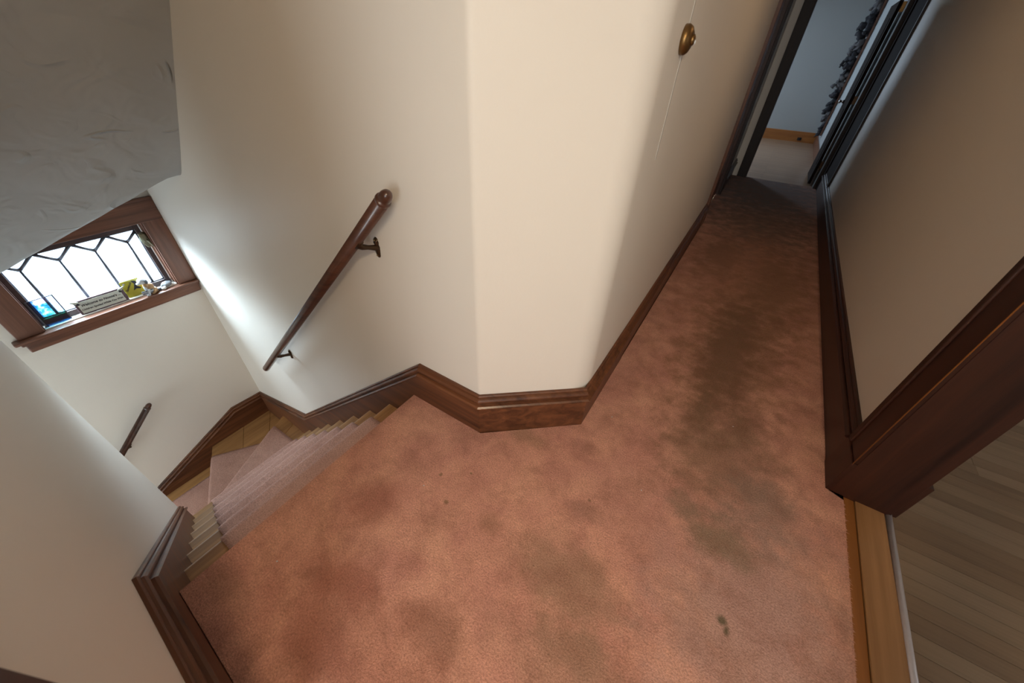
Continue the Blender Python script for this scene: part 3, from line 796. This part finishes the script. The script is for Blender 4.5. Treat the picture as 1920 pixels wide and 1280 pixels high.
# brass latch on the right stile
bm = bmesh.new(); add_box(bm, -3.893, -3.886, .752, .785, .13, .235)
blob(bm, (-3.878, .766, .185), (.014, .030, .055), None, 3, .5, 2); tube([(-3.88, .768, .19), (-3.858, .775, .17), (-3.850, .787, .125)], [.010, .009, .006], bm, 10)
wpart('latch', bm, 'latch_brass', 0, 'ornate dull brass window latch', True)

# ================================================================== THINGS ON THE SILL
SZ = -.212
lean = Matrix.Rotation(math.radians(-9), 3, 'Y')
# stained glass
sg = empty('stained_glass_panel', (-3.872, -.002, SZ)); bpy.context.view_layer.update()
tag(sg, 'teal and blue stained glass panel leaning at the left end of the window sill', 'stained glass')
def leaned(o, parent, loc, ang=-9, yaw=0):
    o.parent = parent; o.matrix_parent_inverse = Matrix.Identity(4)
    o.location = loc; o.rotation_euler = (0, math.radians(ang), math.radians(yaw)); return o
leaned(obj('glass_sheet', box(-.002, .002, .0, .132, .004, .197), 'teal_glass'), sg, (0, 0, 0))
for a in ((-.0035, .0035, -.003, .003, 0, .2), (-.0035, .0035, .129, .135, 0, .2), (-.0035, .0035, -.003, .135, 0, .006), (-.0035, .0035, -.003, .135, .195, .200)):
    leaned(obj('edge_foil', box(*a), 'lead'), sg, (0, 0, 0))
leaned(obj('clip', box(-.008, .018, -.008, .012, 0, .012), 'chrome', bevel=.002), sg, (0, 0, 0), 0)

# welcome plaque
pq = empty('welcome_plaque', (-3.850, .325, SZ)); bpy.context.view_layer.update()
tag(pq, 'mauve wooden welcome plaque with a pale lettered face in the middle of the sill', 'plaque')
pq.rotation_euler = (0, 0, math.radians(-2))
leaned(obj('frame', box(-.012, .0, -.142, .142, 0, .110), 'mauve_wood', bevel=.004), pq, (0, 0, 0), -14)
fp = leaned(obj('face', box(0, .0025, -.128, .124, .015, .098), 'paper'), pq, (0, 0, 0), -14)
for txt, z, s in (('Welcome to Nonna\u2019s ...', .070, .0235), ('Children Spoiled While You Wait !', .040, .0175)):
    t = text_bm(txt, s); me = bpy.data.meshes.new('lettering')
    for v in t.verts: v.co = Vector((.0031 + v.co.z, v.co.x, v.co.y + z))
    o = obj('lettering', t, 'black', fp); o.parent = fp
for s_, sd in ((-1, 1), (1, 2)):
    bm = bmesh.new()
    for q in range(4):
        ang = math.radians(35 + 22 * q); L = .034 - .003 * q
        blob(bm, (.004, s_ * (.128 + math.cos(ang) * L * .5), .100 + math.sin(ang) * L * .3 - .004 * q), (.003, L * .55, .0055), Matrix.Rotation(s_ * (.5 - .3 * q), 3, 'X'), 2)
    leaned(obj('feather_ornament', bm, 'feather', smooth=True), pq, (0, 0, 0), -14)
    bm = bmesh.new(); blob(bm, (.004, s_ * .122, .086), (.004, .009, .009), None, 2)
    leaned(obj('rivet', bm, 'black', smooth=True), pq, (0, 0, 0), -14)

# yellow tile
yt = empty('yellow_sign', (-3.868, .518, SZ)); bpy.context.view_layer.update()
tag(yt, 'small olive-yellow card with a black running silhouette behind the dog figurine', 'sign')
pl = leaned(obj('card', box(-.0015, .0015, -.046, .068, 0, .135), 'yellow', bevel=.0008), yt, (0, 0, 0), -8)
leaned(obj('edge', box(-.0022, -.0016, -.048, .070, 0, .137), 'black'), yt, (0, 0, 0), -8)
bm = extrude_poly([(.0020, y, z) for y, z in ((.020, .128), (.045, .120), (.052, .100), (.036, .078), (.058, .060), (.050, .052), (.026, .060), (.005, .052), (.018, .075), (.030, .100))], (.0004, 0, 0))
leaned(obj('silhouette', bm, 'black'), yt, (0, 0, 0), -8)
bm = bmesh.new(); tube([(.0018, -.028, .116), (.0026, -.028, .116)], .007, bm, 16); leaned(obj('hole', bm, 'white'), yt, (0, 0, 0), -8)
t = text_bm('Saugatuck', .020)
for v in t.verts:
    c_, s_ = math.cos(.85), math.sin(.85); u, w = v.co.x * c_ - v.co.y * s_, v.co.x * s_ + v.co.y * c_
    v.co = Vector((.0021 + v.co.z, u - .010, w + .088))
leaned(obj('lettering', t, 'black'), yt, (0, 0, 0), -8)

# dog figurine, body facing the room and the plaque
dg = empty('dog_figurine', (-3.835, .598, SZ)); bpy.context.view_layer.update()
tag(dg, 'seated puppy figurine with a pale head and tan back holding a small welcome sign', 'figurine')
bm = bmesh.new(); S3 = 1.0
blob(bm, (0, .012, .048), (.026, .030, .042), Matrix.Rotation(-.45, 3, 'X'), 3)          # body
blob(bm, (.004, -.004, .075), (.020, .020, .026), Matrix.Rotation(-.3, 3, 'X'), 3)       # chest / neck
blob(bm, (.0, .034, .024), (.028, .022, .024), None, 3)                                   # haunch
def dpart(nm, b, mat, label=None):
    o = obj(nm, b, mat, smooth=True); o.parent = dg
    if label: o['label'] = label
    return o
dpart('body', bm, 'tan', 'tan body')
bm = bmesh.new(); blob(bm, (.010, -.012, .060), (.014, .013, .028), None, 3); dpart('chest', bm, 'white', 'white chest')
bm = bmesh.new(); blob(bm, (.006, -.010, .120), (.026, .027, .025), None, 3); blob(bm, (.018, -.034, .112), (.014, .018, .012), None, 3)
hd = dpart('head', bm, 'white', 'pale head')
for yy in (.016,):
    pass
for s_ in (-1, 1):
    bm = bmesh.new(); blob(bm, (.006 + s_ * .022, .010, .112), (.008, .011, .022), Matrix.Rotation(s_ * .3, 3, 'Y'), 3); dpart('ear', bm, 'stone_dark', 'dark floppy ear')
    bm = bmesh.new(); blob(bm, (.008 + s_ * .012, -.032, .124), (.003, .003, .0035), None, 2); dpart('eye', bm, 'black')
    bm = bmesh.new(); tube([(.004 + s_ * .016, .0, .050), (.012 + s_ * .016, -.010, .026), (.014 + s_ * .016, -.016, .006)], [.011, .008, .007], bm, 10)
    blob(bm, (.016 + s_ * .016, -.022, .006), (.009, .013, .006), None, 2); dpart('leg', bm, 'white', 'white front leg')
    bm = bmesh.new(); tube([(s_ * .022, .030, .030), (.006 + s_ * .024, .022, .016), (.008 + s_ * .024, .006, .007)], [.014, .011, .008], bm, 10); dpart('leg', bm, 'tan')
bm = bmesh.new(); blob(bm, (.018, -.052, .114), (.004, .004, .004), None, 2); dpart('nose', bm, 'black')
bm = bmesh.new(); tube([(0, .050, .018), (-.004, .066, .012), (.002, .076, .014)], [.009, .007, .004], bm, 10); dpart('tail', bm, 'stone_dark', 'dark tail')
bm = box(.030, .035, -.052, .024, .016, .042)
sb = obj('sign_board', bm, 'stone_dark', bevel=.001); sb.parent = dg; sb.rotation_euler = (0, math.radians(-8), 0)
t = text_bm('WELCOME', .0165, shear=0)
for v in t.verts: v.co = Vector((.0353 + v.co.z, v.co.x - .014, v.co.y + .029))
o = obj('lettering', t, 'white', sb)

# stones
def stone(nm, c, s, mat, label, seed, ang=0):
    bm = bmesh.new(); blob(bm, (0, 0, s[2]), s, Matrix.Rotation(ang, 3, 'Z'), 3, .25, seed); o = obj(nm, bm, mat, smooth=True, loc=(c[0], c[1], SZ))
    return tag(o, label, 'stone', 'painted stones on the sill')
s0 = stone('stone', (-3.862, .724), (.028, .040, .022), 'stone_grey', 'largest speckled grey stone by the right end of the sill', 1, .3)
bm = bmesh.new(); blob(bm, (.024, -.008, .024), (.004, .006, .006), None, 2); o = obj('spot', bm, 'red', s0, True); o['label'] = 'red spot'
stone('stone', (-3.846, .664), (.016, .022, .012), 'stone_dark', 'small slate-blue stone beside the dog figurine', 2)
stone('stone', (-3.826, .690), (.015, .018, .012), 'stone_white', 'small white stone in front of the grey ones', 3, .4)

# ================================================================== HANDRAILS
def rail(name, p0, p1, r, label, brackets, wall_n, finial=True):
    """p0 upper end, p1 lower end; wall_n points from the rail to the wall"""
    p0, p1 = Vector(p0), Vector(p1); root = empty(name, (p0 + p1) / 2); bpy.context.view_layer.update(); tag(root, label, 'handrail')
    d = (p1 - p0).normalized(); n = Vector(wall_n)
    bm = bmesh.new(); tube([p0 + d * .052, p1 - d * .006, p1], [r, r, r * .82], bm, 24)
    child(obj('rail', bm, 'rail', smooth=True), root)
    bm = bmesh.new(); pts = []; rs = []
    for t, q in ((-.004, .15), (-.001, .40), (.004, .62), (.011, .76), (.020, .85), (.030, .88), (.038, .86), (.0385, 1.0), (.041, 1.06), (.047, 1.08), (.051, 1.03), (.053, .98), (.056, 1.0)):
        pts.append(p0 + d * t); rs.append(r * q)
    tube(pts, rs, bm, 24); child(obj('end_cap', bm, 'rail', smooth=True), root)
    up = Vector((0, 0, 1))
    for t in brackets:
        c = p0.lerp(p1, t); und = c - up * r * .95; w = c + n * .082 - up * .066
        bk = empty('bracket', und); child(bk, root); bpy.context.view_layer.update()
        bm = bmesh.new(); s_ = up.cross(n).normalized()
        tube([und - d * .026, und - d * .020, und + d * .020, und + d * .026], [.005, .0135, .0135, .005], bm, 12)
        child(obj('saddle', bm, 'bronze', smooth=True), bk)
        bm = bmesh.new(); tube([und + up * .004, und - up * .008, und - up * .018 + n * .014, und - up * .028 + n * .038, w - n * .010, w], [.014, .0135, .012, .0092, .012, .016], bm, 12)
        child(obj('arm', bm, 'bronze', smooth=True), bk)
        bm = bmesh.new(); q0 = w + n * .002
        tube([q0 + up * .040 - n * .004, q0 + up * .034, q0 + up * .022, q0 + up * .008, q0 - up * .010, q0 - up * .028, q0 - up * .040, q0 - up * .046], [.005, .012, .014, .010, .014, .011, .009, .004], bm, 12)
        child(obj('wall_plate', bm, 'bronze', smooth=True), bk)
        for dz in (.030, -.034):
            bm = bmesh.new(); blob(bm, q0 + up * dz - n * .009, (.0042, .0042, .0042), None, 2); child(obj('screw', bm, 'brass', smooth=True), bk)
    return root
rail('handrail', (-.985, .812, 1.075), (-2.872, .812, -.690), .0255, 'long dark brown round handrail on the cream wall above the upper flight', (.118, .80), (0, 1, 0))
rail('handrail', (-3.762, .145, -1.075), (-3.762, -1.60, -2.64), .0235, 'short visible end of a brown handrail on the window wall below', (.165, .75), (-1, 0, 0))

# brass wall fitting on the rounded hallway corner
fx = empty('wall_fitting', (-.335, 1.43, 1.485)); bpy.context.view_layer.update()
tag(fx, 'round tarnished brass wall fitting beside the hallway corner', 'wall fitting')
bm = bmesh.new(); tube([(-.338, 1.43, 1.485), (-.326, 1.43, 1.485), (-.318, 1.43, 1.485), (-.312, 1.43, 1.485)], [.036, .036, .031, .020], bm, 28)
child(obj('base', bm, 'brass', smooth=True), fx)
bm = bmesh.new(); tube([(-.314, 1.43, 1.485), (-.307, 1.43, 1.485), (-.304, 1.43, 1.485)], [.013, .013, .008], bm, 16)
child(obj('dial', bm, 'brass', smooth=True), fx)
bm = bmesh.new(); blob(bm, (-.306, 1.436, 1.480), (.005, .006, .007), None, 2); o = child(obj('button', bm, 'white', smooth=True), fx); o['label'] = 'small white button'
# scuff left on the lower wall
